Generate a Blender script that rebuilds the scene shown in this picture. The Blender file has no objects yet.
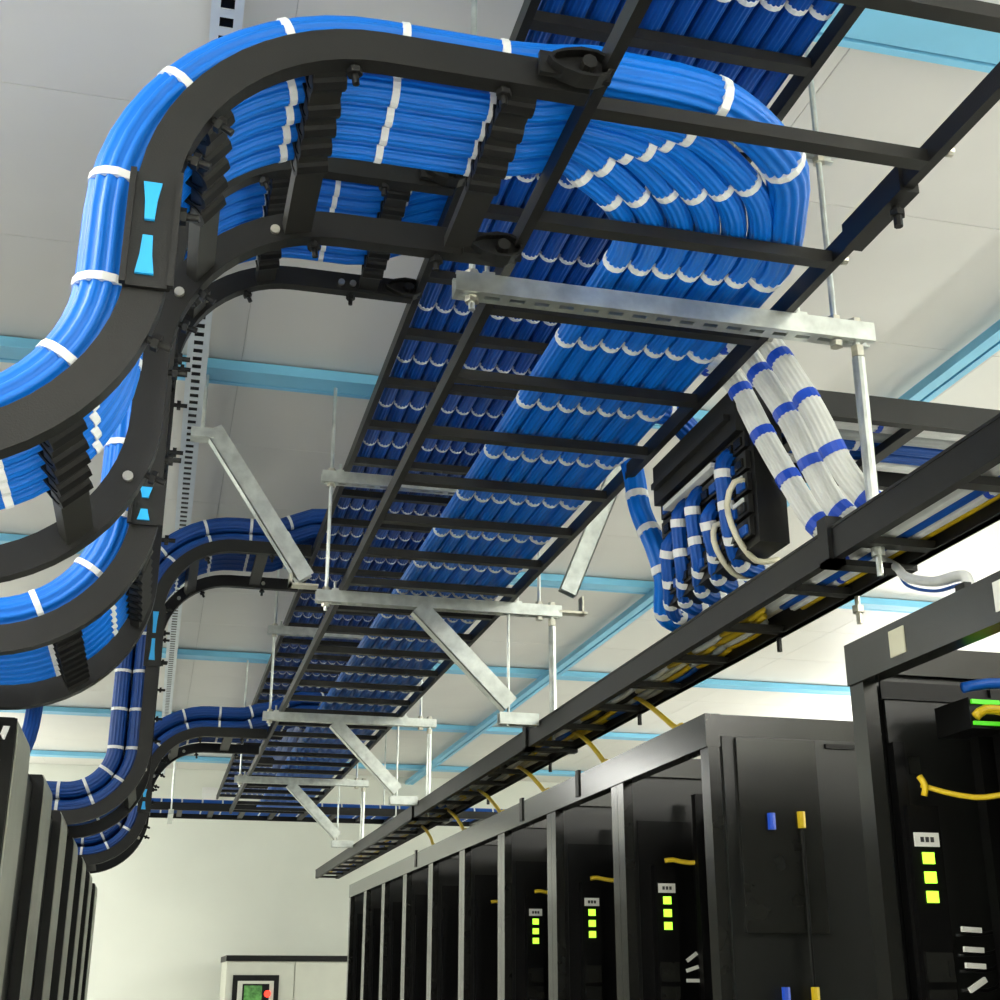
import bpy, bmesh, math, random
from mathutils import Vector, Matrix
random.seed(7)
S = bpy.context.scene
COL = S.collection
CZ = 1.65                      # eye height; all geometry below is laid out relative to the eye, then raised by CZ
R = math.radians
# ------------------------------------------------------------------ camera
cam = bpy.data.cameras.new('camera'); co = bpy.data.objects.new('camera', cam); COL.objects.link(co)
cam.sensor_width = 36; cam.lens = 36 * 1.328; cam.clip_start = 0.05
co.location = (0, 0, CZ); co.rotation_euler = (R(90 + 20.063), 0, R(-14.172))
S.camera = co
# ------------------------------------------------------------------ world, exposure
w = bpy.data.worlds.new('world'); S.world = w; w.use_nodes = True
w.node_tree.nodes['Background'].inputs[0].default_value = (0.9, 0.95, 1, 1)
w.node_tree.nodes['Background'].inputs[1].default_value = 0.3
vs = S.view_settings
vs.view_transform = 'Standard'; vs.look = 'None'; vs.gamma = 1; vs.use_curve_mapping = False
vs.exposure = 0.0
# ------------------------------------------------------------------ area lamps added out of view: downlights by the ceiling, uplights brightening it
def lamp(name, x, y, z, sx, sy, power, up=False, color=(1, 0.98, 0.93)):
    l = bpy.data.lights.new(name, 'AREA'); l.shape = 'RECTANGLE'; l.size = sx; l.size_y = sy
    l.energy = power; l.color = color
    o = bpy.data.objects.new(name, l); COL.objects.link(o); o.location = (x, y, z + CZ)
    if up: o.rotation_euler = (math.pi, 0, 0)
    return o
LAMPS = [(-1.7, 1.2, 110, 12), (-3.3, 6.2, 110, 50), (6.0, 0.0, 90, 260), (6.0, 4.5, 80, 85), (6.0, 9.5, 80, 80), (0.2, -2.8, 120, 20), (3.2, -2.8, 110, 200), (-2.5, 12.6, 110, 40)]
for i, (x, y, pd, pu) in enumerate(LAMPS):
    lamp('unseen_downlight', x, y, 1.98, 0.35, 2.4, pd)
    lamp('added_ceiling_uplight', x, y, 1.0, 0.35, 2.4, pu, True)  # upward light added only to brighten the ceiling

# ------------------------------------------------------------------ materials
M = {}
def mat(name, col, rough=0.5, metal=0.0, var=0.0, vscale=8.0, bump=0.0, bscale=80.0, emit=0.0, spec=0.5, coat=0.0, stretch=None):
    m = bpy.data.materials.new(name); m.use_nodes = True; nt = m.node_tree; b = nt.nodes['Principled BSDF']
    b.inputs['Roughness'].default_value = rough; b.inputs['Metallic'].default_value = metal
    b.inputs['Specular IOR Level'].default_value = spec; b.inputs['Coat Weight'].default_value = coat
    tc = nt.nodes.new('ShaderNodeTexCoord')
    src = tc.outputs['Object']
    if stretch:
        mp = nt.nodes.new('ShaderNodeMapping'); mp.inputs['Scale'].default_value = stretch
        nt.links.new(src, mp.inputs[0]); src = mp.outputs[0]
    n = nt.nodes.new('ShaderNodeTexNoise'); n.inputs['Scale'].default_value = vscale; n.inputs['Detail'].default_value = 4
    nt.links.new(src, n.inputs['Vector'])
    r = nt.nodes.new('ShaderNodeValToRGB')
    lo = [max(0, c * (1 - var)) for c in col]; hi = [min(1, c * (1 + var)) for c in col]
    r.color_ramp.elements[0].position = 0.3; r.color_ramp.elements[1].position = 0.7
    r.color_ramp.elements[0].color = (*lo, 1); r.color_ramp.elements[1].color = (*hi, 1)
    nt.links.new(n.outputs['Fac'], r.inputs[0]); nt.links.new(r.outputs[0], b.inputs['Base Color'])
    if bump:
        n2 = nt.nodes.new('ShaderNodeTexNoise'); n2.inputs['Scale'].default_value = bscale
        nt.links.new(src, n2.inputs['Vector'])
        bp = nt.nodes.new('ShaderNodeBump'); bp.inputs['Strength'].default_value = bump; bp.inputs['Distance'].default_value = 0.002
        nt.links.new(n2.outputs['Fac'], bp.inputs['Height']); nt.links.new(bp.outputs[0], b.inputs['Normal'])
    if emit:
        b.inputs['Emission Color'].default_value = (*col, 1); b.inputs['Emission Strength'].default_value = emit
    M[name] = m
    return m
mat('ceiling', (0.74, 0.725, 0.68), 0.38, var=0.03, vscale=1.5, spec=0.4)
mat('joint', (0.50, 0.49, 0.46), 0.8)
mat('wall', (0.82, 0.84, 0.76), 0.7, var=0.02, vscale=2)
mat('floor', (0.62, 0.62, 0.60), 0.4, var=0.04)
mat('beam_blue', (0.22, 0.60, 0.85), 0.45, var=0.08, vscale=3)
mat('beam_white', (0.72, 0.78, 0.82), 0.4, metal=0.2, var=0.06)
mat('black', (0.0055, 0.0054, 0.0048), 0.5, var=0.2, vscale=30, bump=0.15, bscale=400, spec=0.42)
mat('black_rung', (0.012, 0.0115, 0.0095), 0.5, var=0.2, vscale=30)
mat('strap', (0.0018, 0.0018, 0.0017), 0.6, var=0.2, spec=0.3)
mat('galv', (0.62, 0.65, 0.62), 0.34, metal=0.85, var=0.18, vscale=25, bump=0.1, bscale=60)
mat('zinc', (0.55, 0.53, 0.45), 0.35, metal=0.9, var=0.1, vscale=60)
mat('cable', (0.003, 0.085, 0.42), 0.42, var=0.12, vscale=5, spec=0.35)
mat('cable_lit', (0.001, 0.165, 0.70), 0.40, var=0.10, vscale=5, spec=0.35)  # lit copy of the blue cable, brightness put into the colour
mat('cable_shaded', (0.003, 0.06, 0.30), 0.45, var=0.15, vscale=5)  # same blue cable with shade put into the colour
mat('tie', (0.85, 0.86, 0.86), 0.5)
mat('tie_blue', (0.01, 0.08, 0.62), 0.4)
mat('cable_white', (0.82, 0.83, 0.80), 0.45, var=0.06, vscale=20)
mat('cable_grey', (0.42, 0.45, 0.45), 0.45, var=0.1, vscale=20)
mat('cable_cream', (0.72, 0.68, 0.52), 0.45, var=0.1, vscale=20)
mat('yellow', (0.72, 0.50, 0.01), 0.4, var=0.1)
mat('tag_blue', (0.02, 0.42, 0.90), 0.35, var=0.1)
mat('rack', (0.014, 0.0143, 0.0125), 0.20, var=0.08, vscale=12)
mat('rack_black', (0.0025, 0.0025, 0.0025), 0.4, var=0.2, vscale=20, spec=0.25)
mat('rack_panel', (0.010, 0.0105, 0.0095), 0.30, var=0.15, vscale=6)
mat('rack_silver', (0.36, 0.37, 0.31), 0.45, metal=0.1, var=0.06, vscale=10)
mat('led', (0.45, 1.0, 0.05), 0.4, emit=1.6)
mat('led_green', (0.10, 0.75, 0.02), 0.4, emit=0.45)
mat('led_red', (1.0, 0.04, 0.02), 0.4, emit=2.0)
mat('label', (0.80, 0.80, 0.74), 0.6)
mat('print', (0.05, 0.05, 0.05), 0.6)
mat('plate', (0.62, 0.60, 0.45), 0.5)
mat('unit', (0.66, 0.67, 0.58), 0.5, var=0.03)
mat('screen', (0.07, 0.22, 0.05), 0.25, var=0.6, vscale=30, emit=0.35)
mat('white_paint', (0.88, 0.88, 0.86), 0.5)

# ------------------------------------------------------------------ mesh builder
class MB:
    def __init__(s): s.v = []; s.f = []
    def box(s, x0, x1, y0, y1, z0, z1, mtx=None):
        i = len(s.v)
        p = [(x, y, z) for z in (z0, z1) for y in (y0, y1) for x in (x0, x1)]
        if mtx is not None: p = [tuple(mtx @ Vector(q)) for q in p]
        s.v += p
        s.f += [tuple(i + k for k in q) for q in ((0, 2, 3, 1), (4, 5, 7, 6), (0, 1, 5, 4), (2, 6, 7, 3), (0, 4, 6, 2), (1, 3, 7, 5))]
        return s
    def rings(s, rings, closed=False, caps=True):
        i = len(s.v); n = len(rings[0]); m = len(rings)
        for r in rings: s.v += [tuple(p) for p in r]
        for a in range(m if closed else m - 1):
            b = (a + 1) % m
            for k in range(n):
                l = (k + 1) % n
                s.f.append((i + a * n + k, i + a * n + l, i + b * n + l, i + b * n + k))
        if caps and not closed:
            s.f.append(tuple(i + k for k in range(n))[::-1]); s.f.append(tuple(i + (m - 1) * n + k for k in range(n)))
        return s
    def tube(s, path, r, n=8, up=Vector((0, 0, 1))):
        return s.rings([[c + (a * math.cos(t) + b * math.sin(t)) * r for t in [2 * math.pi * k / n for k in range(n)]] for c, _, a, b in frames(path, up)])
    def cyl(s, p, q, r, n=10):
        p = Vector(p); q = Vector(q); d = (q - p)
        return s.tube([p, q], r, n, Vector((0, 0, 1)) if abs(d.normalized().z) < 0.9 else Vector((0, 1, 0)))
    def build(s, name, m, parent=None, smooth=False):
        me = bpy.data.meshes.new(name); me.from_pydata(s.v, [], s.f); me.update()
        bm = bmesh.new(); bm.from_mesh(me); bmesh.ops.recalc_face_normals(bm, faces=bm.faces); bm.to_mesh(me); bm.free()
        if smooth:
            for p in me.polygons: p.use_smooth = True
        me.materials.append(M[m] if isinstance(m, str) else m)
        return link(name, me, parent)
def link(name, me, parent=None, mtx=None):
    o = bpy.data.objects.new(name, me); COL.objects.link(o)
    if parent: o.parent = parent
    if mtx is not None: o.matrix_local = mtx
    return o
def box(name, m, x0, x1, y0, y1, z0, z1, parent=None): return MB().box(x0, x1, y0, y1, z0, z1).build(name, m, parent)
def thing(name, label, cat, group=None, kind=None, loc=(0, 0, 0)):
    o = bpy.data.objects.new(name, None); COL.objects.link(o); o.empty_display_size = 0.1; o.location = loc
    return tag(o, label, cat, group, kind)
def tag(o, label, cat, group=None, kind=None):
    if label: o['label'] = label
    if cat: o['category'] = cat
    if group: o['group'] = group
    if kind: o['kind'] = kind
    return o
def struct(o, label=None):
    o['kind'] = 'structure'
    if label: o['label'] = label
    return o
def frames(path, up=Vector((0, 0, 1))):
    out = []; n = len(path); path = [Vector(p) for p in path]
    pa = None
    for i, c in enumerate(path):
        t = (path[min(i + 1, n - 1)] - path[max(i - 1, 0)]).normalized()
        if pa is None: a = t.cross(up).normalized()
        else: a = (pa - t * pa.dot(t)).normalized()
        pa = a
        out.append((c, t, a, a.cross(t)))
    return out
def smooth(pts, step=0.05):
    pts = [Vector(p) for p in pts]; out = []
    q = [pts[0] * 2 - pts[1]] + pts + [pts[-1] * 2 - pts[-2]]
    for i in range(1, len(q) - 2):
        a, b, c, d = q[i - 1:i + 3]
        n = max(2, int((c - b).length / step))
        for k in range(n):
            t = k / n
            out.append(0.5 * (2 * b + (c - a) * t + (2 * a - 5 * b + 4 * c - d) * t * t + (3 * b - a - 3 * c + d) * t ** 3))
    out.append(pts[-1]); return out
def arclen(path):
    s = [0]
    for a, b in zip(path, path[1:]): s.append(s[-1] + (Vector(b) - Vector(a)).length)
    return s
def at_s(path, al, s):
    for i in range(len(al) - 1):
        if s <= al[i + 1] or i == len(al) - 2:
            t = (s - al[i]) / max(1e-6, al[i + 1] - al[i]); a = Vector(path[i]); b = Vector(path[i + 1])
            return a.lerp(b, t), (b - a).normalized()
# lobed bundle: a ring of individual cable jackets around the bundle
def bundle_mesh(mb, path, r, lobes=13, per=4, twist=0.0):
    rings = []; n = lobes * per
    for i, (c, t, a, b) in enumerate(frames(path)):
        ring = []
        for k in range(n):
            th = 2 * math.pi * k / n
            rr = r * (0.83 + 0.17 * abs(math.sin(lobes * th / 2)))
            th += twist * i
            ring.append(c + (a * math.cos(th) + b * math.sin(th)) * rr)
        rings.append(ring)
    return mb.rings(rings)
def tie_mesh(r, width, m, n=14):
    mb = MB(); ro = r * 1.05; ri = r * 0.86
    prof = [(ri, -width / 2), (ro, -width / 2), (ro, width / 2), (ri, width / 2)]
    mb.rings([[(p[0] * math.cos(2 * math.pi * k / n), p[0] * math.sin(2 * math.pi * k / n), p[1]) for p in prof] for k in range(n)], closed=True)
    me = bpy.data.meshes.new('tie'); me.from_pydata(mb.v, [], mb.f)
    for p in me.polygons: p.use_smooth = False
    me.materials.append(M[m]); return me
TIES = {}
def tie_at(o, p, t, r, width=0.012, m='tie'):
    key = (round(r, 4), width, m)
    if key not in TIES: TIES[key] = tie_mesh(*key)
    link('cable_tie', TIES[key], o, Matrix.Translation(p) @ t.to_track_quat('Z', 'Y').to_matrix().to_4x4())
def s_ties(o, P, y, h, r, slist):
    for sc in slist:
        x, z, nx, nz = s_at(P, sc); tie_at(o, Vector((x + nx * h, y, z + nz * h)), Vector((-nz, 0, nx)), r)
def add_ties(o, path, slist, r, width=0.012, m='tie'):
    key = (round(r, 4), width, m)
    if key not in TIES: TIES[key] = tie_mesh(*key)
    al = arclen(path)
    for s in slist:
        if s < 0.01 or s > al[-1] - 0.01: continue
        p, t = at_s(path, al, s)
        q = t.to_track_quat('Z', 'Y')
        link('cable_tie', TIES[key], o, Matrix.Translation(p) @ q.to_matrix().to_4x4())
def bundle(label, group, path, r, slist, m='cable', tie='tie', tw=0.012, lobes=13, name='cable_bundle', cat='cable bundle'):
    mb = MB(); bundle_mesh(mb, path, r, lobes)
    o = mb.build(name, m, None, True); tag(o, label, cat, group)
    add_ties(o, path, slist, r, tw, tie)
    return o

# ------------------------------------------------------------------ room shell
XL, XR, YF, YB, ZF, ZC = -4.0, 7.0, -5.0, 14.2, -CZ, 2.10
struct(box('floor', 'floor', XL - .1, XR + .1, YF - .1, YB + .1, ZF - .1, ZF))
struct(box('wall_back', 'wall', XL - .1, XR + .1, YB, YB + .1, ZF, ZC + .1))
struct(box('wall_front', 'wall', XL - .1, XR + .1, YF - .1, YF, ZF, ZC + .1))
struct(box('wall_left', 'wall', XL - .1, XL, YF, YB, ZF, ZC + .1))
struct(box('wall_right', 'wall', XR, XR + .1, YF, YB, ZF, ZC + .1))
ceil = struct(box('ceiling', 'joint', XL - .1, XR + .1, YF - .1, YB + .1, ZC, ZC + .1))
HY = [2.2 + 2.235 * k for k in range(6)]         # bays: cross beams and hangers
PYS = 2.235 / 3
pm = None
y = HY[0] - 3 * 2.235
while y < YB - 0.05:
    x = -3.715
    while x < XR - 0.05:
        x1 = min(x + 1.29, XR - .01); y1 = min(y + PYS - .003, YB - .01)
        if x1 - x > 1.28 and y1 - y > PYS - .01:
            if pm is None:
                pm = MB().box(0, 1.288, 0, PYS - .003, -0.006, 0).build('ceiling_panel', 'ceiling', ceil); pm.location = (x, y, ZC); pm = pm.data
            else: link('ceiling_panel', pm, ceil, Matrix.Translation((x, y, ZC)))
        else: box('ceiling_panel', 'ceiling', x, x1 - .002, y, y1, ZC - .006, ZC, ceil)
        x += 1.29
    y += PYS
# blue cross beams (two flanges with a groove) and lengthwise struts
def strut_mesh(mb, L, w=0.041, h=0.041, pitch=0.05, slot=0.03, sw=0.014, mtx=None, t=0.003):
    "channel along local x, slotted web at the bottom"
    mb.box(0, L, -w / 2, -w / 2 + t, 0, h, mtx); mb.box(0, L, w / 2 - t, w / 2, 0, h, mtx)
    mb.box(0, L, -w / 2 + t, -sw / 2, 0, t, mtx); mb.box(0, L, sw / 2, w / 2 - t, 0, t, mtx)
    mb.box(0, L, -w / 2 + t, -w / 2 + .010, h - t, h, mtx); mb.box(0, L, w / 2 - .010, w / 2 - t, h - t, h, mtx)
    n = int(L / pitch); x = 0.0; g = pitch - slot
    for k in range(n + 1):
        a = max(0, k * pitch - g / 2); b = min(L, k * pitch + g / 2)
        if b > a: mb.box(a, b, -sw / 2, sw / 2, 0, t, mtx)
    return mb
for yb in [HY[0] - 2.235] + HY:
    mb = MB(); mb.box(XL, XR, yb - .065, yb + .035, ZC - .05, ZC - .012); mb.box(XL, XR, yb + .047, yb + .068, ZC - .05, ZC - .012); mb.box(XL, XR, yb + .035, yb + .047, ZC - .025, ZC - .012)
    o = mb.build('ceiling_beam', 'beam_blue')
    tag(o, 'light blue grooved beam crossing the white panelled ceiling', 'beam', 'blue ceiling cross beams')
MX = Matrix.Rotation(math.pi / 2, 4, 'Z')
mb = MB(); strut_mesh(mb, 18, 0.070, 0.045, 0.062, 0.034, 0.030, Matrix.Translation((0.0, -4, ZC - .050 - .046)) @ MX)
sl = mb
o = mb.build('ceiling_strut', 'beam_white'); box('strut_shade_strip', 'rack_black', -.030, .030, -3.9, 13.9, ZC - .075, ZC - .072, o); tag(o, 'pale slotted strut running lengthwise under the ceiling with square holes', 'strut')  # black strip added inside the channel as shade behind the holes
mb = MB(); mb.box(2.54, 2.585, YF, YB, ZC - .085, ZC - .05); mb.box(2.597, 2.625, YF, YB, ZC - .085, ZC - .05); mb.box(2.585, 2.597, YF, YB, ZC - .060, ZC - .05)
o = mb.build('ceiling_strut', 'beam_blue'); tag(o, 'light blue lengthwise ceiling beam over the black rack row', 'beam')

# ------------------------------------------------------------------ straight ladders along the aisle
def ladder_y(label, zc, xl, xr, y0, y1, rungs, rh=0.040, rt=0.018, rw=0.028, m='black'):
    t = thing('cable_ladder', label, 'cable ladder', loc=(0, 0, 0))
    for x in (xl, xr):
        rail = MB().box(x - rt / 2, x + rt / 2, y0, y1, zc - rh / 2, zc + rh / 2)
        rail.build('side_rail', m, t)
    me = None
    for ry in rungs:
        if me is None:
            o = MB().box(xl + rt / 2, xr - rt / 2, -rw / 2, rw / 2, -.020, .004).build('rung', 'black_rung', t); me = o.data; o.location = (0, ry, zc)
        else: link('rung', me, t, Matrix.Translation((0, ry, zc)))
    return t
ZL, ZU, XA, XB = 1.30, 1.74, 0.56, 1.155
RP = 0.335
RUN = [1.655 + RP * k for k in range(-4, 29)]
RUNU = [r for r in [1.655 + RP * k for k in range(-4, 40)] if 0.3 < r < 13.55]
RUN = [r for r in RUN if 0.3 < r < 10.95]
lowL = ladder_y('lower black cable ladder hung under the fully loaded upper ladder', ZL, XA, XB, 0.2, 11.0, RUN)
upL = ladder_y('upper black cable ladder packed edge to edge with blue bundles', ZU, XA - .005, XB - .005, 0.2, 13.6, RUNU)
# black T-bolts and silver nuts on the near right rail
for k, yy in enumerate([1.62, 1.98, 2.31]):
    MB().cyl((XB + .012, yy, ZL - .01), (XB + .022, yy, ZL - .01), .010, 10).build('bolt', 'zinc', lowL)
MB().box(XB - .016, XB + .02, 1.72, 1.92, ZL - .026, ZL + .026).build('splice_plate', 'black', lowL)
mb = MB(); mb.cyl((XB + .005, 1.77, ZL - .02), (XB + .005, 1.77, ZL - .065), .008, 8); mb.cyl((XB + .005, 1.77, ZL - .035), (XB + .005, 1.77, ZL - .045), .014, 6); mb.build('t_bolt', 'black', lowL)

# ------------------------------------------------------------------ S-bend ladders dropping to the left rack row
XV, RB1, RB2, ZB = -0.072, 0.30, 0.285, 0.60
def s_path(ztop, xr=0.55, xl=-1.5, nstep=10):
    "list of (x, z, nx, nz): centre line and outward normal, from the main ladder to the left racks"
    p = []
    x0 = XV + RB1
    for k in range(5): p.append((xr + (x0 - xr) * k / 5, ztop, 0, 1))
    for k in range(nstep + 1):
        a = math.pi / 2 * k / nstep; p.append((x0 - RB1 * math.sin(a), ztop - RB1 + RB1 * math.cos(a), -math.sin(a), math.cos(a)))
    za, zb = ztop - RB1, ZB + RB2
    for k in range(1, 4): p.append((XV, za + (zb - za) * k / 4, -1, 0))
    for k in range(nstep + 1):
        a = math.pi / 2 * k / nstep; p.append((XV - RB2 * (1 - math.cos(a)), zb - RB2 * math.sin(a), -math.cos(a), math.sin(a)))
    xe = XV - RB2
    for k in range(1, 5): p.append((xe + (xl - xe) * k / 4, ZB, 0, 1))
    return p
def s_at(p, s):
    d = 0
    for a, b in zip(p, p[1:]):
        l = math.hypot(b[0] - a[0], b[1] - a[1])
        if d + l >= s:
            t = (s - d) / l; q = [a[i] + (b[i] - a[i]) * t for i in range(4)]
            n = math.hypot(q[2], q[3]); return q[0], q[1], q[2] / n, q[3] / n
        d += l
    return p[-1]
def s_total(p): return sum(math.hypot(b[0] - a[0], b[1] - a[1]) for a, b in zip(p, p[1:]))
def s_ladder(label, ztop, y0, y1, rung_s, strap_ys, r_b, h_b, xl=-1.5):
    t = thing('curved_cable_ladder', label, 'cable ladder')
    p = s_path(ztop, XA - .02, xl, 14)
    for yy, sgn in ((y0, 1), (y1, -1)):
        ring = []
        for x, z, nx, nz in p:
            a = 0.026; b = 0.015
            ring.append([(x + nx * a, yy - b, z + nz * a), (x + nx * a, yy + b, z + nz * a), (x - nx * a, yy + b, z - nz * a), (x - nx * a, yy - b, z - nz * a)])
        MB().rings(ring).build('side_rail', 'black', t)
        # silver bolts near the bends, black T-bolts under the runs
        for s in ((0.43, 0.65, 1.0) if sgn < 0 and ztop < 1.5 else (0.16, 0.19, 0.56, 1.35) if sgn < 0 else ()):
            x, z, nx, nz = s_at(p, s)
            MB().cyl((x - nx * .004, yy - .015, z - nz * .004), (x - nx * .004, yy - .022, z - nz * .004), .0085, 12).build('bolt', 'zinc', t)
        for s in (0.13, 0.36, 0.62, 0.70, 0.80, 0.98):
            x, z, nx, nz = s_at(p, s if ztop < 1.5 else s * 1.25)
            mb = MB(); e = Vector((x, yy, z)); n = Vector((nx, 0, nz)); mb.cyl(e - n * .025, e - n * .058, .0055, 8); mb.cyl(e - n * .033, e - n * .042, .012, 6); mb.build('t_bolt', 'black', t)
    for s in rung_s:
        x, z, nx, nz = s_at(p, s)
        tx, tz = -nz, nx            # along the run
        m4 = Matrix(((tx, 0, nx, x), (0, 1, 0, 0), (tz, 0, nz, z), (0, 0, 0, 1)))
        rg = MB().box(-.024, .024, y0 + .014, y1 - .014, -.016, .006, m4).build('rung', 'black_rung', t)
        if strap_ys:
            mb = MB(); n = 12
            for ys in strap_ys:
                hh = (h_b + .004 + .024) / 2; cz = (h_b + .004 - .024) / 2; ry = r_b * 1.0
                ra = [[m4 @ Vector((xx, ys + rr * ry * math.cos(2 * math.pi * k / n), cz + rr * hh * math.sin(2 * math.pi * k / n))) for k in range(n)] for xx, rr in ((-.026, .8), (-.026, 1.06), (.026, 1.06), (.026, .8))]
                mb.rings(ra, closed=True)
            mb.build('strap', 'strap', rg)
    return t, p
RBD, HB = 0.0243, 0.032
RBIG, HBIG = .039, .058
YS1 = [1.657] + [1.725 + .0515 * k for k in range(4)]
YS2 = [2.627] + [2.695 + .0515 * k for k in range(7)]
rs1 = [0.095, 0.39, 0.59, 1.12, 1.36, 1.60, 1.85]
rs2 = [0.12, 0.39, 0.60, 0.85, 1.10, 1.42, 1.62, 1.85, 2.1]
T1, P1 = s_ladder('nearest S-bent black ladder joining the lower ladder, lime lit blue bundles inside'.replace('lime lit ', ''), 1.285, 1.60, 2.10, rs1, YS1, RBD, HB)
T1['label'] = 'black S-bent ladder whose blue bundles fan out onto the lower ladder'
T2, P2 = s_ladder('black S-bent ladder dropping from the upper ladder just behind the fanning bundles', 1.735, 2.57, 3.10, rs2, YS2, RBD, HB)
T3, P3 = s_ladder('black S-bent ladder dropping from the upper ladder beside the second hanger', 1.735, 5.43, 5.96, [0.2, 0.5, .8, 1.1, 1.5, 1.8], None, 0, 0)
T4, P4 = s_ladder('black S-bent ladder meeting the lower ladder beyond the third hanger', 1.285, 7.34, 7.87, [0.2, 0.5, .9, 1.3], None, 0, 0)
# splice plates with blue sleeves on the vertical runs
def splice(t, y, z0, z1):
    pl = MB().box(XV - .030, XV + .030, y - .022, y - .014, z0, z1)
    pl.box(XV - .034, XV - .026, y - .032, y - .022, z0, z1).box(XV + .026, XV + .034, y - .032, y - .022, z0, z1)
    o = pl.build('splice_plate', 'black', t)
    zm = (z0 + z1) / 2
    for s in (1, -1):
        a = .006; h = (z1 - z0) * .40
        mb = MB(); y0, y1 = y - .027, y - .021
        sec = lambda z, hw: [(XV - .004 - hw, y0, z), (XV - .004 + hw, y0, z), (XV - .004 + hw, y1, z), (XV - .004 - hw, y1, z)]
        mb.rings([sec(zm + s * .012, .0065), sec(zm + s * h * .6, .008), sec(zm + s * h, .012)])
        mb.build('sleeve', 'tag_blue', o)
splice(T1, 1.60, 0.845, 1.015)
splice(T2, 2.57, 0.845, 0.93)
splice(T3, 5.43, 1.20, 1.45)
splice(T4, 7.34, 0.85, 0.98)
# loop brackets at the joints to the aisle ladders
def loop_bracket(t, x, y, z):
    mb = MB(); pts = []
    for k in range(12):
        a = 2 * math.pi * k / 12; pts.append(Vector((x + .048 * math.cos(a), y, z + .022 * math.sin(a) * (1 + .3 * math.cos(a)))))
    rings = [[q + Vector((0, dy, 0)) + (q - Vector((x, y, z))).normalized() * dr for dy, dr in ((-.02, -.003), (-.02, .003), (.012, .003), (.012, -.003))] for q in pts]
    mb.rings(rings, closed=True); o = mb.build('joint_bracket', 'black', t)
    MB().cyl((x + .012, y - .022, z), (x + .012, y + .012, z), .012, 8).build('bolt', 'black_rung', o)
    MB().box(x - .06, x + .05, y - .004, y + .006, z - .018, z + .02).build('joint_plate', 'black', t)
for (t, yy, zz) in ((T1, 1.575, 1.285), (T1, 2.09, 1.275), (T2, 2.55, 1.735), (T2, 3.10, 1.735)):
    loop_bracket(t, XA - .045, yy - .012, zz)

# ------------------------------------------------------------------ blue bundles
def s_bundle_path(p, y, h): return [Vector((x + nx * h, y, z + nz * h)) for x, z, nx, nz in p][::-1]
lanes = []
src = [(YS1[0], HBIG)] + [(y, HB) for y in YS1[1:]] + [(YS1[1] + .026, HB + .045), (YS1[2] + .026, HB + .045)]
src.sort()
ROW1 = [(0.785, 1.672), (0.761, 1.740), (0.739, 1.775), (0.71, 1.797), (0.685, 1.825), (0.653, 1.86), (0.626, 1.90)]
ROW2 = [(0.960, 1.792), (0.917, 1.846), (0.880, 1.877), (0.836, 1.895), (0.789, 1.908), (0.739, 1.928), (0.697, 1.95)]
SORD = ['outermost', 'second', 'third', 'fourth', 'fifth', 'sixth', 'innermost']
TY = [2.16 + RP * k for k in range(0, 26)]
for i, (yk, h) in enumerate(src):
    pth = s_bundle_path(P1, yk, h)
    pth = [v for v in pth if v.x < 0.47]
    nS = len(pth); rb = RBIG if i == 0 else RBD
    xk = 1.096 if i == 0 else 1.085 - .0510 * i; zk = ZL + .006 + rb; z0 = 1.285 + h
    zl = max(z0, ZL + .02 + rb + .004)
    (xa, ya), (xb, yb) = ROW1[i], ROW2[i]; y1 = 2.13
    fan = [Vector((.50, yk, z0 * .6 + zl * .4)), Vector((.56, yk + .001, zl)), Vector((.60, yk + (ya - yk) * .18, zl)), Vector((xa, ya, zl * .6 + zk * .4)), Vector((xb, yb, zl * .25 + zk * .75))]
    fan += [Vector((xb + (xk - xb) * (.55 if i == 0 else .70), yb + (y1 - yb) * .42, zk)), Vector((xk - .004, y1 - .03, zk)), Vector((xk, y1 + .15, zk))]
    fan = smooth([pth[-1]] + fan, .035)[1:-1]
    kk = [min(range(len(fan)), key=lambda q: (fan[q].x - X) ** 2 + (fan[q].y - Y_) ** 2) for X, Y_ in ((xa, ya), (xb, yb))]
    fan = [f for f in fan if f.y < y1 or f.x < xk - .02]
    pth += fan
    al = arclen(pth); sT = al[-1]; sF0 = al[nS]; y1 = pth[-1].y
    yy = y1
    while yy < 10.9:
        yy = min(yy + .6, 10.95); pth.append(Vector((xk, yy, zk)))
    ties = [al[nS + min(q, len(fan) - 1)] for q in kk] + [sT + y - y1 - .01 for y in TY]
    o = bundle('blue cable bundle, %s of the fan sweeping onto the lower ladder' % SORD[i], 'bundles fanning onto the lower ladder', pth, rb, ties, 'cable_lit', 'tie', .016)
    s_ties(o, P1, yk, h, rb, [.12 + .155 * k for k in range(13)])
# upper ladder bundles
for i in range(11):
    x = XA + .040 + .0510 * i
    pth = []; yy = 0.25
    while yy < 13.6:
        pth.append(Vector((x, yy, ZU + .006 + RBD))); yy += .55
    bundle('blue bundle on the upper ladder, %s from the rail over the S-bends' % ['first', 'second', 'third', 'fourth', 'fifth', 'sixth', 'seventh', 'eighth', 'ninth', 'tenth', 'eleventh'][i], 'bundles along the upper ladder', pth, RBD, [y - .25 + .04 for y in [2.16 + RP * k for k in range(-5, 34)]], 'cable')
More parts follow.
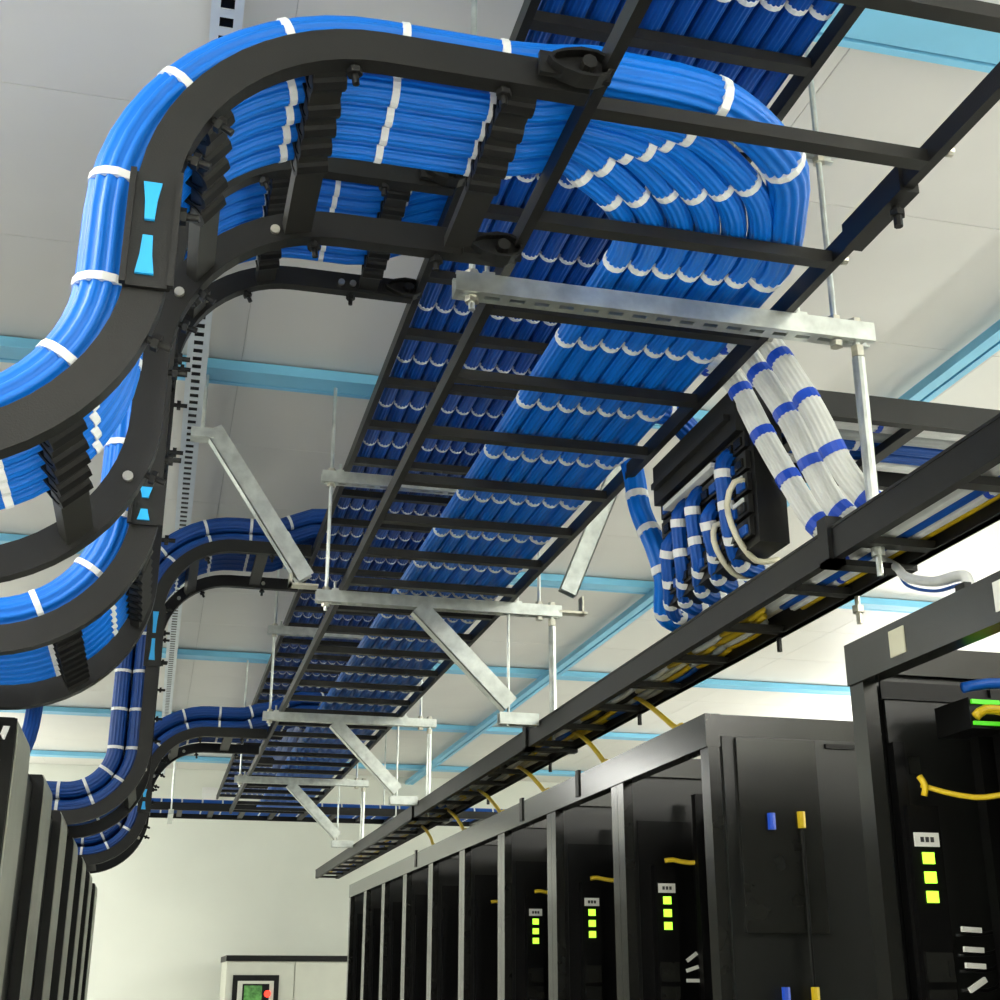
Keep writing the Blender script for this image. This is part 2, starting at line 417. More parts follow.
# second S ladder: bundles climb over the upper ladder's load
def over_bundles(P, ys, hs, zt, rb0, label, group, m, zmain, zx, yend):
    for (yk, h) in [(a, b) for b in hs for a in (ys if b == hs[0] or len(ys) < 8 else ys[:2])]:
        rb = rb0
        if P is P2 and yk == ys[0]: h, rb = HBIG, RBIG
        pth = [v for v in s_bundle_path(P, yk, h) if v.x < 0.36]
        nS = len(pth); al = arclen(pth); sF = al[-1]
        zz = max(zt + h, zmain + (h - hs[0]))
        xk = 1.10 - (yk - ys[0]) * (.95 if P is P4 else 1)
        lift = ((.42, .03), (.49, .26), (.57, .40), (.65, .78), (.73, 1)) if P is P4 else ((.40, .08), (.47, .5), (.545, .92), (.62, 1))
        pth += [Vector((lx, yk, zt + h + (zz - zt - h) * lf)) for lx, lf in lift]
        xs = lift[-1][0] + .02
        for k in range(1, 9):
            a = math.pi / 2 * k / 8; pth.append(Vector((xs + (xk - xs) * math.sin(a), yk + (ys[0] + .42 - yk) * (1 - math.cos(a)), zz)))
        pth.append(Vector((xk, yend, zz)))
        al2 = arclen(pth)
        o = bundle(label.replace('LAYER', 'lower layer' if h == hs[0] else 'top layer').replace('NTH', ['first', 'second', 'third', 'fourth', 'fifth', 'sixth', 'seventh', 'eighth'][ys.index(yk)]), group, pth, rb, [sF + .1, sF + .3, sF + .5], m)
        s_ties(o, P, yk, h, rb, [.255 + .155 * k for k in range(15)])
over_bundles(P2, YS2, [HB], 1.735, RBD, 'blue bundle on the second S-bent ladder, NTH from the fanning bundles', 'bundles on the second S-bent ladder', 'cable_lit', ZU + .03 + 3.1 * RBD, .9, 4.4)
R3 = .0315
Y3 = [5.43 + .05 + .067 * k for k in range(6)]
over_bundles(P3, Y3, [.041, .112], 1.735, R3, 'shade-darkened blue bundle, LAYER, NTH from the braced hanger, on the S-bent ladder beyond it', 'bundles on the third S-bent ladder', 'cable_shaded', ZU + .03 + 3.3 * RBD, .9, 7.5)
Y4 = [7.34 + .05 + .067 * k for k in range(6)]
over_bundles(P4, Y4, [.041, .118], 1.285, R3, 'shade-darkened blue bundle, LAYER, NTH from the third hanger, on the S-bent ladder beyond it', 'bundles on the fourth S-bent ladder', 'cable_shaded', ZL + .03 + 4.3 * RBD, .9, 9.5)
# bundle dropping into the first left rack
pth = smooth([(-.37, 3.14, .69), (-.345, 3.3, .715), (-.328, 3.5, .71), (-.332, 3.6, .662), (-.342, 3.63, .60), (-.362, 3.65, .545)], .03)
bundle('short shade-darkened blue bundle hanging down into the left rack with the end panel', None, pth, .021, [.1], 'cable_shaded')

# ------------------------------------------------------------------ cross ladder at the far end
t = thing('cable_ladder', 'black ladder crossing in front of the far wall with blue bundles', 'cable ladder')
YC0, YC1, ZX = 11.06, 11.62, 1.335
for yy in (YC0, YC1): box('side_rail', 'black', -1.2, 3.4, yy - .015, yy + .015, ZX - .03, ZX + .03, t)
for k in range(18): box('rung', 'black_rung', -1.1 + .25 * k, -1.06 + .25 * k, YC0 + .015, YC1 - .015, ZX - .02, ZX, t)
for xx in (.1, 1.9):
    for yy in (YC0 - .03, YC1 + .03): MB().cyl((xx, yy, ZX - .05), (xx, yy, ZC - .006), .007, 8).build('threaded_rod', 'galv', t)
    box('strut', 'galv', xx - .02, xx + .02, YC0 - .07, YC1 + .07, ZX - .071, ZX - .031, t)
for k in range(7):
    yy = YC0 + .06 + .07 * k
    pth = [Vector((-1.2 + .5 * q, yy, ZX + .034)) for q in range(10)]
    bundle('blue cable bundle lying on the cross ladder by the far wall', 'bundles on the far cross ladder', pth, .033, [.1 + .16 * q for q in range(27)], 'cable')

# ------------------------------------------------------------------ trapeze hangers
ORD = ['first', 'second', 'third', 'fourth']
HL = ['galvanized hanger with slotted strut beside the fanning blue bundles', 'galvanized hanger with three slanted braces under the two ladders',
      'galvanized hanger between the braced one and the far wall', 'pale galvanized hanger closest to the far wall']
def hexnut(mb, x, y, z, r=.014, h=.012): mb.cyl((x, y, z - h / 2), (x, y, z + h / 2), r, 6)
def brace_bar(a, b, t, name='brace', wd=0.041):
    a = Vector(a); b = Vector(b); d = b - a; L = d.length; zx = d.normalized(); yx = Vector((0, 1, 0)); yx = (yx - zx * yx.dot(zx)).normalized(); up = zx.cross(yx)
    m4 = Matrix(((zx.x, yx.x, up.x, a.x), (zx.y, yx.y, up.y, a.y), (zx.z, yx.z, up.z, a.z), (0, 0, 0, 1)))
    mb = MB(); mb.box(0, L, -wd / 2, wd / 2, 0, .004, m4); mb.box(0, L, -wd / 2, -wd / 2 + .003, 0, .062, m4); mb.box(0, L, wd / 2 - .003, wd / 2, 0, .062, m4)
    return mb.build(name, 'galv', t)
NUT = [None]
for k in range(4):
    Y = HY[k]; t = thing('trapeze_hanger', HL[k], 'hanger')
    x0 = 0.465
    for zb, x1 in ((ZL - .02 - .041, 1.345), (ZU - .02 - .041, 1.305)):
        mb = strut_mesh(MB(), x1 - x0, mtx=Matrix.Translation((x0, Y, zb))); st = mb.build('strut', 'galv', t)
        for xx in (XA - .03, XB + .03):
            mb = MB(); mb.box(xx - .012, xx + .012, Y - .016, Y + .016, zb + .041, zb + .049); mb.cyl((xx, Y, zb + .045), (xx, Y, zb + .075), .005, 6); mb.build('clamp', 'galv', st)
    for xx, z0, z1, nz in ((0.50, ZL - .09, ZC - .05, (ZL - .069, ZL - .013, ZU - .069, ZU - .013)), (1.265, ZL - .07, ZC - .05, (ZL - .069, ZL - .013, ZU - .069, ZU - .013)), (1.312, .74 if k == 0 else .80, ZL - .02, (ZL - .075, ZL - .087, ZL - .013))):
        rod = MB().cyl((xx, Y, z0), (xx, Y, z1), .0065, 8).build('threaded_rod', 'galv', t)
        for zz in nz:
            if NUT[0] is None:
                mb = MB(); mb.cyl((0, 0, -.006), (0, 0, .006), .014, 6); NUT[0] = mb.build('nut', 'zinc', rod); NUT[0].location = (xx, Y, zz); NUT[0] = NUT[0].data
            else: link('nut', NUT[0], rod, Matrix.Translation((xx, Y, zz)))
        if xx > 1.3: MB().cyl((xx, Y, z0 + .04), (xx, Y, ZL - .095), .013, 12).build('rod_sleeve', 'galv', t)
    if k: 
        mb = strut_mesh(MB(), .14, mtx=Matrix.Translation((1.115, Y, .845))); mb.build('tray_bracket', 'galv', t)
        MB().cyl((1.15, Y, .84), (1.15, Y, ZL - .061), .005, 8).build('threaded_rod', 'galv', t)
    if k in (1, 2, 3):
        brace_bar((0.80, Y - .002, ZL - .08), (1.13, Y - .002, .89), t, wd=.05)
        if k == 1:
            brace_bar((0.05, Y, 1.82), (.40, Y, ZL - .0), t, wd=.05)
            brace_bar((1.40, Y, ZL + .02), (1.70, Y, ZC - .06), t)
            mb = MB(); mb.box(.37, .47, Y - .025, Y + .025, ZL - .012, ZL - .004); mb.box(.37, .38, Y - .025, Y + .025, ZL - .012, ZL + .03); mb.build('bracket', 'zinc', t)
            mb = MB(); mb.box(1.335, 1.44, Y - .022, Y + .022, ZL - .045, ZL - .037); mb.box(1.42, 1.428, Y - .022, Y + .022, ZL - .045, ZL + .02); mb.build('bracket', 'zinc', t)
            mb = MB(); mb.box(0.0, .08, Y - .03, Y + .03, 1.80, 1.835); mb.build('bracket', 'galv', t)
            MB().cyl((0.04, Y, 1.83), (0.04, Y, ZC - .05), .007, 8).build('threaded_rod', 'galv', t)

# ------------------------------------------------------------------ narrow tray above the right rack row
XT0, XT1, ZT0, ZT1 = 1.27, 1.435, .797, .864
t = thing('cable_tray', 'narrow black tray above the right racks with tangled white, blue and yellow cables', 'cable tray')
rail = MB().box(XT0 - .01, XT0 + .01, .3, 11.0, ZT0, ZT1).box(XT0 - .012, XT0 + .022, .3, 11.0, ZT1 - .006, ZT1); rail.build('side_rail', 'black', t)
rail = MB().box(XT1 - .01, XT1 + .01, .3, 11.0, ZT0, ZT1).box(XT1 - .014, XT1 + .01, .3, 11.0, ZT0, ZT0 + .006); rail.build('side_rail', 'black', t)
for k in range(32): box('rung', 'black_rung', XT0 + .01, XT1 - .01, .5 + RP * k, .53 + RP * k, ZT0, ZT0 + .016, t)
for yy in (2.30, 4.60, 6.8):
    MB().box(XT0 - .02, XT0 + .016, yy - .02, yy + .02, ZT0 - .012, ZT1 + .022).box(XT0 - .02, XT1 + .01, yy - .02, yy + .02, ZT0 - .012, ZT0).build('splice_clamp', 'black', t)
mb = MB(); mb.cyl((1.44, 2.52, ZT0), (1.44, 2.52, .735), .006, 8); mb.cyl((1.44, 2.52, .76), (1.44, 2.52, .775), .014, 6); mb.build('hanger_bolt', 'zinc', t)
for yy in (2.9, 3.9, 4.9, 5.9): MB().cyl((XT1, yy, ZT0), (XT1, yy, ZT0 - .035), .007, 6).build('t_bolt', 'black', t)
XC = [1.340, 1.3665, 1.393, 1.4165]
tc = [('cable_white', 0, 0, .0125), ('cable', 1, 0, .0120), ('cable_white', 2, 0, .0120), ('yellow', 3, 0, .0080), ('cable_grey', 0, 1, .0115), ('cable_white', 1, 1, .0125), ('cable_white', 2, 1, .0120), ('cable_cream', 3, 1, .0080), ('black', -1, 0, .0065), ('cable_white', -1, 1, .0065)]
nm = {'cable_white': 'white', 'cable': 'blue', 'cable_grey': 'grey', 'yellow': 'yellow', 'cable_cream': 'cream', 'black': 'black'}
ck = {(0, 0): 'thick white cable low in the narrow tray, beside the rods', (1, 0): 'blue cable running low along the narrow tray over the right racks', (2, 0): 'white cable low in the narrow tray, between the blue and yellow ones',
      (3, 0): 'thin yellow cable along the outer rail of the narrow tray', (0, 1): 'grey cable lying on top in the narrow tray', (1, 1): 'white cable lying on top of the blue one in the narrow tray',
      (2, 1): 'white cable lying on top of another white one in the narrow tray', (3, 1): 'thin cream cable on top along the outer tray rail', (-1, 0): 'thin black cable along the inner rail of the narrow tray', (-1, 1): 'thin white cable along the inner rail of the narrow tray'}
for q, (m, ci, row, rr) in enumerate(tc):
    xx = XC[ci] if ci >= 0 else 1.289
    pts = []; yy = .35
    while yy < (2.75 if row == 0 and ci >= 0 else 10.9):
        pts.append((xx + (0 if ci < 0 else .0008 * math.sin(yy * 7)), yy, ZT0 + .018 + .0135 + .0275 * row)); yy += .17
    mb = MB(); pth = smooth(pts, .09)
    if rr > .009: bundle_mesh(mb, pth, rr, 7, 3)
    else: mb.tube(pth, rr, 7)
    o = mb.build('tray_cable', m, None, True); tag(o, ck[(ci, row)], 'cable', 'cables in the narrow tray')
    if m == 'cable_white' and rr > .009: add_ties(o, pth, [.9 + .55 * k + .07 * q for k in range(18)], rr, .014, 'tie_blue')
# short tangled leads further along the tray
for ci, xx in enumerate(XC):
    yy = 2.78 + .05 * ci
    while yy < 10.6:
        L = random.uniform(.16, .42); m = random.choice(['cable_white', 'cable_white', 'yellow', 'yellow', 'black', 'cable_grey', 'cable', 'cable_cream'])
        rr = random.uniform(.007, .0095); z0 = ZT0 + .018 + .0105
        pth = smooth([(xx, yy, z0 + .004), (xx + .0012, yy + L * .3, z0), (xx - .0012, yy + L * .7, z0), (xx, yy + L, z0 + .004)], .08)
        o = MB().tube(pth, rr, 7).build('loose_lead', m, None, True); tag(o, 'short loose %s lead in the tangle along the narrow tray' % nm[m], 'cable', 'tangled %s leads in the narrow tray' % nm[m])
        yy += L + .01
# yellow fibre drops from the tray to the rack tops
for k, (ye, ys) in enumerate(((2.85, 3.80), (3.40, 4.42), (3.97, 5.2), (4.53, 5.9), (5.13, 6.6), (5.75, 7.3))):
    d = ys - ye
    pth = smooth([(1.395, ys + .12, .85), (1.39, ys, .825), (1.375, ye + d * .83, .765), (1.33, ye + d * .6, .69), (1.25, ye + d * .3, .61), (1.17, ye + .04, .565), (1.165, ye, .50)], .03)
    o = MB().tube(pth, .0075, 8).build('fibre_cable', 'yellow', None, True)
    tag(o, 'yellow fibre cable drooping from the narrow tray into a rack top', 'cable', 'yellow fibre drops')
for q, (m, rr, dz, lb) in enumerate((('cable_white', .009, 0, 'white cable drooping from the narrow tray to the tallest rack'), ('cable', .003, -.016, 'thin blue cable drooping beside the white one to the tallest rack'))):
    pth = smooth([(1.36, 2.44, .85), (1.41, 2.38, .84), (1.395, 2.28, .79 + dz / 2), (1.30, 2.09, .705 + dz), (1.22, 1.88, .63 + dz), (1.165, 1.71, .585 + dz * .8), (1.16, 1.69, .53)], .02)
    o = MB().tube(pth, rr, 8).build('patch_cable', m, None, True); tag(o, lb, 'cable')

# ------------------------------------------------------------------ cross tray to the next row and white bundles
t = thing('cable_tray', 'black cross tray leading away over the right racks behind the white bundles', 'cable tray')
for yy in (2.43, 2.80): box('side_rail', 'black', 1.285, 4.2, yy - .012, yy + .012, 1.175, 1.235, t)
for k in range(12): box('rung', 'black_rung', 1.34 + .24 * k, 1.37 + .24 * k, 2.442, 2.788, 1.18, 1.20, t)
for k, (m, yy) in enumerate((('cable', 2.475), ('cable_white', 2.53), ('cable_grey', 2.585), ('cable', 2.64), ('cable', 2.695), ('cable_white', 2.75))):
    pth = [Vector((1.29 + .28 * q, yy, 1.20 + .025)) for q in range(11)]
    bundle(nm[m] + ' cable bundle lying on the cross tray over the right racks', nm[m] + ' bundles on the cross tray', pth, .024, [.25 + .25 * q for q in range(11)], m, 'tie_blue' if m != 'cable' else 'tie')
WB = [([(1.09, 2.66, 1.36), (1.155, 2.58, 1.352), (1.192, 2.532, 1.285), (1.232, 2.482, 1.13), (1.272, 2.44, 1.0), (1.302, 2.42, .925), (1.32, 2.40, .895)], 'the one nearest the patch panels'),
      ([(1.09, 2.55, 1.36), (1.158, 2.465, 1.352), (1.195, 2.425, 1.27), (1.235, 2.365, 1.126), (1.275, 2.345, 1.0), (1.308, 2.335, .925), (1.33, 2.315, .895)], 'the middle of the three'),
      ([(1.09, 2.45, 1.36), (1.162, 2.375, 1.352), (1.20, 2.335, 1.265), (1.24, 2.272, 1.11), (1.28, 2.258, .995), (1.318, 2.245, .925), (1.34, 2.23, .895)], 'the one nearest the slotted hanger')]
for pts, wd in WB:
    pth = smooth(pts, .025); al = arclen(pth)
    o = bundle('white blue-tied bundle arching down to the narrow tray, %s' % wd, 'white arching bundles', pth, .0265, [.10 + .125 * q for q in range(6)], 'cable_white', 'tie_blue', .022, 14)

# ------------------------------------------------------------------ patch panel enclosure under the lower ladder
t = thing('patch_cabinet', 'black hanging patch panel enclosure crowded with blue and white leads', 'cabinet')
PX = 1.21
box('housing', 'rack_black', PX, PX + .07, 2.50, 3.06, .90, 1.265, t)
box('cover', 'black', PX - .03, PX, 2.52, 3.04, 1.165, 1.27, t)
box('cover_lip', 'black_rung', PX - .045, PX - .03, 2.55, 3.02, 1.20, 1.215, t)
for r in range(5):
    z = .92 + .052 * r
    st = box('panel_strip', 'black', PX - .012, PX, 2.52, 3.04, z, z + .042, t)
    for c in range(10):
        yy = 2.53 + .050 * c
        box('jack', 'cable' if (c * 7 + r * 3) % 5 < 2 else 'rack', PX - .018, PX - .012, yy, yy + .036, z + .006, z + .026, st)
    if r in (1, 2, 4): box('label_strip', 'cable_white', PX - (.034 if r == 4 else .016), PX - .012, 2.66 if r == 4 else 2.54, 2.97 if r == 4 else 2.66, z + .0 if r == 4 else z + .030, z + .012 if r == 4 else z + .040, st)
# bundles dropping from it into the tray
BD = [((1.10, 3.16, 1.352), (1.155, 3.165, 1.352), (1.172, 3.163, 1.297), (1.18, 3.146, 1.19), (1.20, 3.10, 1.08), (1.22, 3.09, .985), (1.25, 3.17, .915), (1.33, 3.22, .902))]
for ya, yb, yc, zt in ((2.603, 2.62, 2.672, 1.11), (2.70, 2.715, 2.80, 1.02), (2.787, 2.809, 2.905, 1.085), (2.877, 2.91, 3.01, 1.085), (2.955, 3.0, 3.10, 1.03)):
    BD.append(((1.205, ya, zt + .03), (1.180, ya, zt), (1.186, (ya + yb) / 2, (zt + .95) / 2), (1.198, yb, .945), (1.245, yc, .898), (1.33, yc + .03, .892)))
for i, pts in enumerate(BD):
    pth = smooth(pts, .02); rr = .03 if i == 0 else .019
    bundle('thick blue bundle curving from the lower ladder down past the patch panel' if i == 0 else 'slim blue drop from the patch panel, %s from the white bundles' % ['first', 'second', 'third', 'fourth', 'fifth'][i - 1], None if i == 0 else 'slim blue drops from the patch panel', pth, rr, [.06 + (.12 if i == 0 else .075) * q for q in range(6)], 'cable_lit' if i == 0 else 'cable', 'tie', .02, 9)
for i, pts in enumerate([((1.20, 2.535, 1.05), (1.175, 2.535, 1.045), (1.165, 2.56, 1.0), (1.185, 2.565, .93), (1.24, 2.59, .885), (1.30, 2.60, .895)), ((1.20, 2.655, .99), (1.178, 2.66, .985), (1.175, 2.665, .95), (1.20, 2.68, .91), (1.25, 2.71, .885), (1.30, 2.72, .895))]):
    o = MB().tube(smooth(pts, .02), .007, 8).build('patch_cable', 'cable_cream', None, True); tag(o, 'cream cable looping out of the patch panel face', 'cable', 'cream patch panel loops')
# short blue bundle under the cover
pth = smooth([(1.10, 2.86, 1.352), (1.165, 2.87, 1.350), (1.23, 2.9, 1.32), (1.29, 2.93, 1.27)], .02)
bundle('short blue bundle tucked between the lower ladder and the patch panel cover', None, pth, .032, [.06], 'cable')

# ------------------------------------------------------------------ right rack row
FX, ZR = 1.13, .55
def pdu(parent, y, x, z, lab=True):
    p = MB().box(x - .028, x + .028, y - .03, y, -1.5, z + .13).build('power_strip', 'rack_black', parent)
    for k in range(3): box('display', 'led', x - .010, x + .010, y - .0335, y - .03, z + .037 - .030 * k, z + .055 - .030 * k, p)
    lb = box('label_plate', 'label', x - .022, x + .022, y - .033, y - .03, z + .064, z + .086, p)
    for k in range(3): box('print', 'print', x - .012 + .009 * k, x - .006 + .009 * k, y - .0338, y - .033, z + .071, z + .079, lb)
    for k in range(5):
        zz = z - .12 - .055 * k
        mb = MB().box(x - .024, x + .024, y - .034, y - .03, zz - .022, zz + .022).box(x + .014, x + .02, y - .036, y - .034, zz - .014, zz + .010).box(x + .002, x + .012, y - .036, y - .034, zz - .018, zz - .014)
        mb.build('outlet', 'rack', p)
def rack(y0, y1, label, group, first=False):
    t = thing('server_rack', label, 'server rack', group)
    D = 1.0; pw = .045
    for xx in (FX, FX + D - pw):
        for yy in (y0, y1 - pw): box('post', 'rack', xx if xx == FX else xx + .02, xx + .025 if xx == FX else xx + pw, yy, yy + pw, ZF, ZR, t)
    o = box('top_rail', 'rack', FX - .004, FX + .03, y0 - .001, y1 + .0005, ZR - .07, ZR + .001, t)
    box('top_rail', 'rack', FX + D - .03, FX + D, y0, y1, ZR - .07, ZR, t)
    for yy in (y0, y1 - .025): box('side_rail', 'rack', FX + .03, FX + D - pw, yy, yy + .025, ZR - .05, ZR, t)
    for yy in (y0 + .002, y1 - .012):
        box('side_panel', 'rack_panel', FX + .025, FX + D - pw, yy, yy + .010, ZF + .05, ZR - .05, t)
    box('back_panel', 'rack_black', FX + D - .05, FX + D - .04, y0 + .02, y1 - .02, ZF + .05, ZR - .07, t)
    for yy in (y0 + .075, y1 - .10): box('mounting_rail', 'rack_black', FX + .17, FX + .20, yy, yy + .025, ZF + .05, ZR - .10, t)
    eq = box('blanking_panel', 'rack_black', FX + .19, FX + .9, y0 + .11, y1 - .11, ZF + .06, ZR - (.16 if not first else .13), t)
    box('inner_liner', 'rack_black', FX + .045, FX + .19, y1 - .016, y1 - .0125, ZF + .05, ZR - .16, t)
    return t
def lead(parent_label, group, pts, r, m, name='patch_cable'):
    o = MB().tube(smooth(pts, .02), r, 7).build(name, m, None, True); tag(o, parent_label, 'cable', group); return o
# nearest rack
r0 = rack(1.40, 2.03, 'tallest dark grey open rack with a beige plate on its top rail', None, True)
pdu(r0, 2.003, 1.210, .146)
o = box('inner_door', 'rack_panel', 1.178, 1.375, 2.003, 2.011, -1.5, .455, r0)
box('door_frame', 'rack_black', 1.17, 1.385, 1.998, 2.003, .455, .485, r0)
box('post', 'rack_black', 1.375, 1.395, 1.99, 2.01, -1.5, .48, r0)
box('lock', 'rack', 1.21, 1.23, 1.998, 2.003, .33, .36, r0)
box('cable_channel', 'rack_black', 1.175, 1.195, 1.985, 2.003, -1.5, .38, r0)
box('rail_plate', 'plate', FX - .006, FX - .004, 1.835, 1.88, ZR - .055, ZR - .012, r0)
box('rail_plate', 'label', FX - .006, FX - .004, 1.55, 1.59, ZR - .055, ZR - .012, r0)
MB().box(FX, FX + .012, 1.665, 1.69, ZR, ZR + .012).build('cable_grommet', 'black', r0)
lead('yellow cable crossing the inside of the tallest rack', None, [(1.208, 1.968, .308), (1.24, 1.95, .295), (1.261, 1.90, .281), (1.279, 1.86, .280), (1.33, 1.77, .285), (1.42, 1.65, .29)], .0045, 'yellow')
lead('short yellow lead plugged into the tallest rack strip', None, [(1.206, 1.967, .322), (1.212, 1.962, .306), (1.210, 1.965, .290)], .0055, 'yellow')
for k in range(4):
    z = (.082, .052, .028, .0)[k]
    o = MB().box(-.017, .017, -.003, .003, -.004, .004, Matrix.Translation((1.262, 1.955, z)) @ Matrix.Rotation(-.5 if k == 3 else 0.05, 4, 'Y')).build('cable_label', 'label')
    tag(o, 'small white label flag inside the tallest rack', 'label', 'white label flags in the tallest rack'); 
    lead('grey power lead clipped inside the tallest rack', 'power leads in the tallest rack', [(1.24, 1.966, z - .008), (1.265, 1.964, z - .007), (1.30, 1.964, z - .004), (1.34, 1.967, z + .01 + .01 * k), (1.355, 1.97, z + .10)], .003, 'rack_black')
# glowing switch at the back of the nearest rack
o = MB().box(1.247, 1.60, 1.865, 1.965, .385, .435).build('network_switch', 'rack_black'); tag(o, 'black network switch with green status lights inside the tallest rack', 'switch')
box('status_light', 'led_green', 1.25, 1.30, 1.860, 1.865, .424, .431, o); box('status_light', 'led_green', 1.25, 1.32, 1.860, 1.865, .390, .396, o)
box('bracket', 'rack_black', 1.40, 1.415, 1.88, 2.00, .36, .385, o)
lead('blue cable loop above the switch in the tallest rack', None, [(1.245, 1.875, .452), (1.27, 1.87, .457), (1.32, 1.87, .462), (1.45, 1.89, .46)], .009, 'cable')
lead('yellow cable loop in front of the switch in the tallest rack', None, [(1.245, 1.848, .40), (1.262, 1.845, .412), (1.30, 1.845, .410), (1.36, 1.85, .40)], .008, 'yellow')
# the row behind it
YR = [2.655 + .602 * k for k in range(10)]
for k in range(9):
    y0, y1 = YR[k], YR[k + 1] - .002
    lb = ['dark grey rack at the row end with a recessed side panel', 'dark rack next to the one with the recessed side panel, green digits inside', 'dark rack with green digits, third along its row from the side panel'][k] if k < 3 else 'dark rack with pale posts, %s along its row from the recessed side panel' % ['fourth', 'fifth', 'sixth', 'seventh', 'eighth', 'ninth'][k - 3]
    r = rack(y0, y1, lb, None if k < 3 else 'right row racks without lit digits')
    if k < 3: pdu(r, y1 - .016, FX + .105, .15)
    else: box('cable_channel', 'rack_black', FX + .05, FX + .07, y1 - .03, y1 - .016, -1.5, .3, r)
    if k == 0:
        box('raised_panel', 'rack_panel', 1.160, 1.90, y0 - .006, y0 + .002, ZF + .1, .503, r)
        box('inset_panel', 'rack', 1.188, 1.372, y0 - .016, y0 - .006, .10, .499, r)
        box('vent_slot', 'rack_black', 1.40, 1.47, y0 - .012, y0 - .006, .485, .495, r)
        for q, (xx, zz, m) in enumerate(((1.256, .325, 'tie_blue'), (1.325, .33, 'yellow'), (1.262, -.02, 'tie_blue'), (1.327, -.02, 'yellow'))):
            MB().cyl((xx, y0 - .020, zz - .018), (xx, y0 - .020, zz + .016), .009, 8).build('latch', m, r)
        mb = MB().cyl((1.325, y0 - .020, .31), (1.325, y0 - .020, -.005), .004, 6); mb.build('latch_rod', 'rack_black', r)
    if k < 4:
        lead('yellow lead inside a rack of the right row', 'yellow rack leads', [(FX + .10, y1 - .055, .29), (FX + .12, y1 - .06, .292), (FX + .16, y1 - .07, .285), (FX + .22, y1 - .10, .29)], .006, 'yellow')
    if k == 0:
        for q in range(3):
            o = MB().box(-.016, .016, -.003, .003, -.004, .004, Matrix.Translation((FX + .158, y1 - .06, .064 - .027 * q)) @ Matrix.Rotation(-.6 + .3 * q, 4, 'Y')).build('cable_label', 'label'); tag(o, 'small white label flag in the rack with the recessed side panel', 'label', 'white label flags in the row end rack')
    if k in (1, 2, 5): box('cable_clip', 'rack_black', FX - .008, FX, y0 + .30, y0 + .33, ZR - .06, ZR + .012, r)

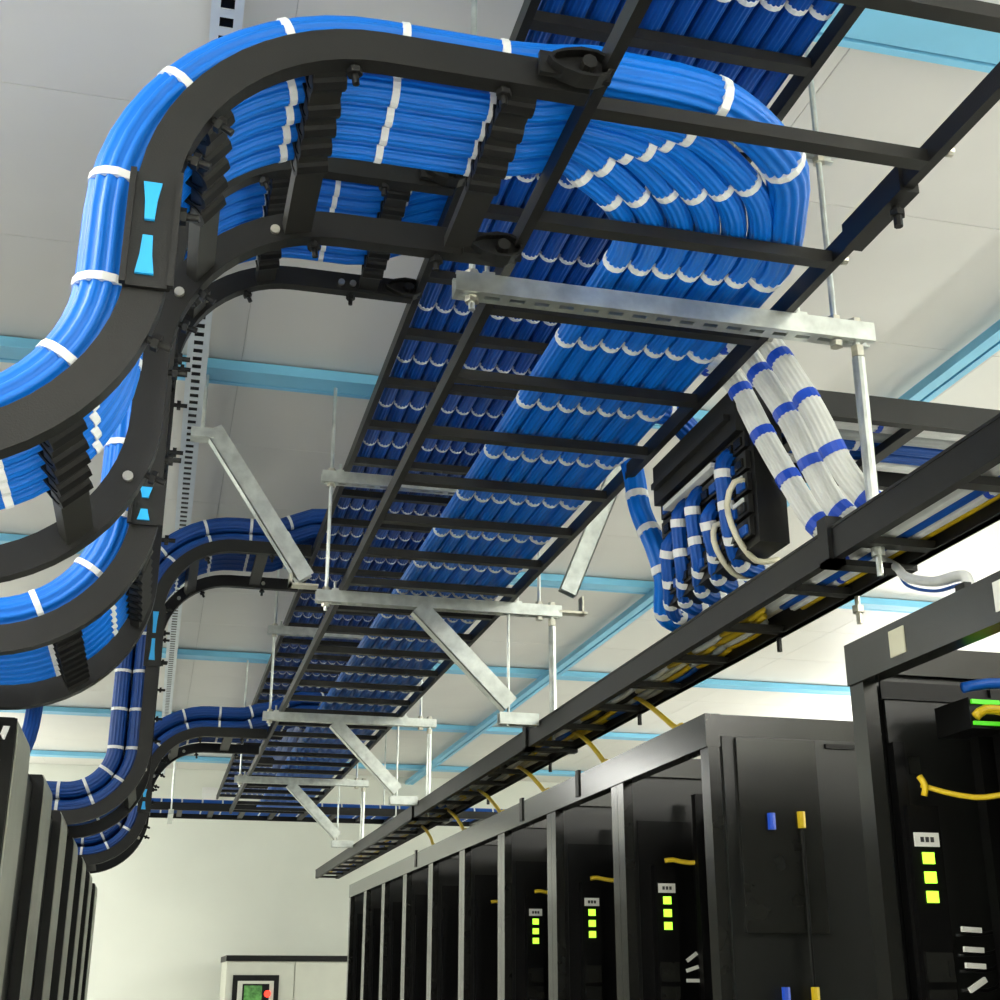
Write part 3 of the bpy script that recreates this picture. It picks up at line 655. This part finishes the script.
# ------------------------------------------------------------------ left rack row
LXF = -.31
for k in range(7):
    y0 = 3.06 + .865 * k; y1 = y0 + .86
    lb = 'black rack at the left row end with white lettering on its end panel' if k == 0 else 'black rack with a pale rounded door edge, %s from the lettered end panel' % ['second', 'third', 'fourth', 'fifth', 'sixth', 'seventh'][k - 1]
    t = thing('server_rack', lb, 'server rack', None if k == 0 else 'left row racks')
    box('body', 'rack_black', LXF - 1.05, LXF - .04, y0, y1, ZF, ZR - .01, t)
    for nm_, m_, o_, ya, yb_ in (('door_body', 'rack_black', .003, y0 + .005, y0 + .345), ('door_edge', 'rack_silver', 0, y0 + .012, y0 + .34)):
        ring = []
        for zz, dx in ((ZF, 0), (ZR - .06, 0), (ZR - .025, .001), (ZR - .01, .003), (ZR, .008)):
            bk = LXF - .05 if m_ == 'rack_black' else LXF - dx - .004
            ring.append([(bk, ya, zz), (LXF - dx - o_, ya, zz), (LXF - dx - o_, yb_, zz), (bk, yb_, zz)])
        MB().rings(ring).build(nm_, m_, t)
    box('door', 'rack_black', LXF - .042, LXF - .032, y0 + .345, y1 - .005, ZF + .05, ZR - .03, t)
    for zz in (.1, .02, -.1, .25): MB().box(LXF - .034, LXF - .026, y0 + .45, y0 + .47, zz, zz + .012).build('handle_screw', 'rack', t)
    if k == 0:
        ep = box('end_panel', 'rack_black', LXF - 1.05, LXF - .004, y0 - .008, y0, ZF, ZR - .004, t)
        cx = LXF - .075
        mb = MB()
        for (a, b) in (((-.052, -.022), (-.028, .022)), ((-.028, .022), (-.004, -.022))): pass
        def para(x0, z0, x1, z1, wd):
            mb.rings([[(x0, y0 - .011, z0), (x0 + wd, y0 - .011, z0), (x1 + wd, y0 - .011, z1), (x1, y0 - .011, z1)], [(x0, y0 - .008, z0), (x0 + wd, y0 - .008, z0), (x1 + wd, y0 - .008, z1), (x1, y0 - .008, z1)]])
        para(-.3485, .499, -.3405, .528, .0135); para(-.372, .499, -.364, .528, .0135); para(-.364, .528, -.3485, .499, .010)
        mb.build('lettering', 'white_paint', ep)
        mb = MB(); pts = [Vector((-.353 + .010 * math.cos(a), y0 - .0095, .452 + .014 * math.sin(a))) for a in [2 * math.pi * q / 14 for q in range(14)]]
        mb.rings([[p + Vector((0, -.0015, 0)), p + Vector((0, .0015, 0)), p * 1 + (p - Vector((-.353, y0 - .0095, .452))) * .35 + Vector((0, .0015, 0)), p + (p - Vector((-.353, y0 - .0095, .452))) * .35 + Vector((0, -.0015, 0))] for p in pts], closed=True)
        mb.build('lettering', 'white_paint', ep)

# ------------------------------------------------------------------ cooling unit at the far wall
t = thing('cooling_unit', 'cream cooling cabinet with black top strip and control display by the far wall', 'cooling unit')
UX0, UX1, UY, UZ = .725, 2.3, 13.0, .235
box('body', 'unit', UX0, UX1, UY + .02, UY + .95, ZF, UZ - .03, t)
box('top_strip', 'rack_black', UX0 - .01, UX1 + .01, UY - .005, UY + .96, UZ - .03, UZ + .02, t)
for k, (a, b) in enumerate(((UX0 + .004, 1.335), (1.345, 1.95), (1.96, UX1 - .004))):
    d = box('door', 'unit', a, b, UY, UY + .02, ZF + .05, UZ - .04, t)
    if k == 0:
        f = box('display_frame', 'rack_black', UX0 + .06, UX0 + .475, UY - .015, UY, -.45, UZ - .15, d)
        box('display_border', 'unit', UX0 + .105, UX0 + .43, UY - .018, UY - .015, -.38, UZ - .20, d)
        box('display_bezel', 'rack_black', UX0 + .15, UX0 + .39, UY - .021, UY - .018, -.3, UZ - .225, d)
        box('display_screen', 'screen', UX0 + .165, UX0 + .325, UY - .024, UY - .021, -.2, UZ - .24, d)
        MB().cyl((UX0 + .375, UY - .034, -.075), (UX0 + .375, UY - .021, -.075), .03, 14).build('alarm_light', 'led_red', d)
o = MB().box(.424, .576, 14.08, 14.2, 1.72, 1.90).box(.45, .55, 14.06, 14.08, 1.75, 1.87).build('wall_unit', 'white_paint'); tag(o, 'small white box fixed high on the far wall', 'wall box')

# ------------------------------------------------------------------ raise everything from eye level to the floor's zero
for o in COL.objects:
    if o.parent is None and o.type not in ('CAMERA', 'LIGHT'): o.location.z += CZ
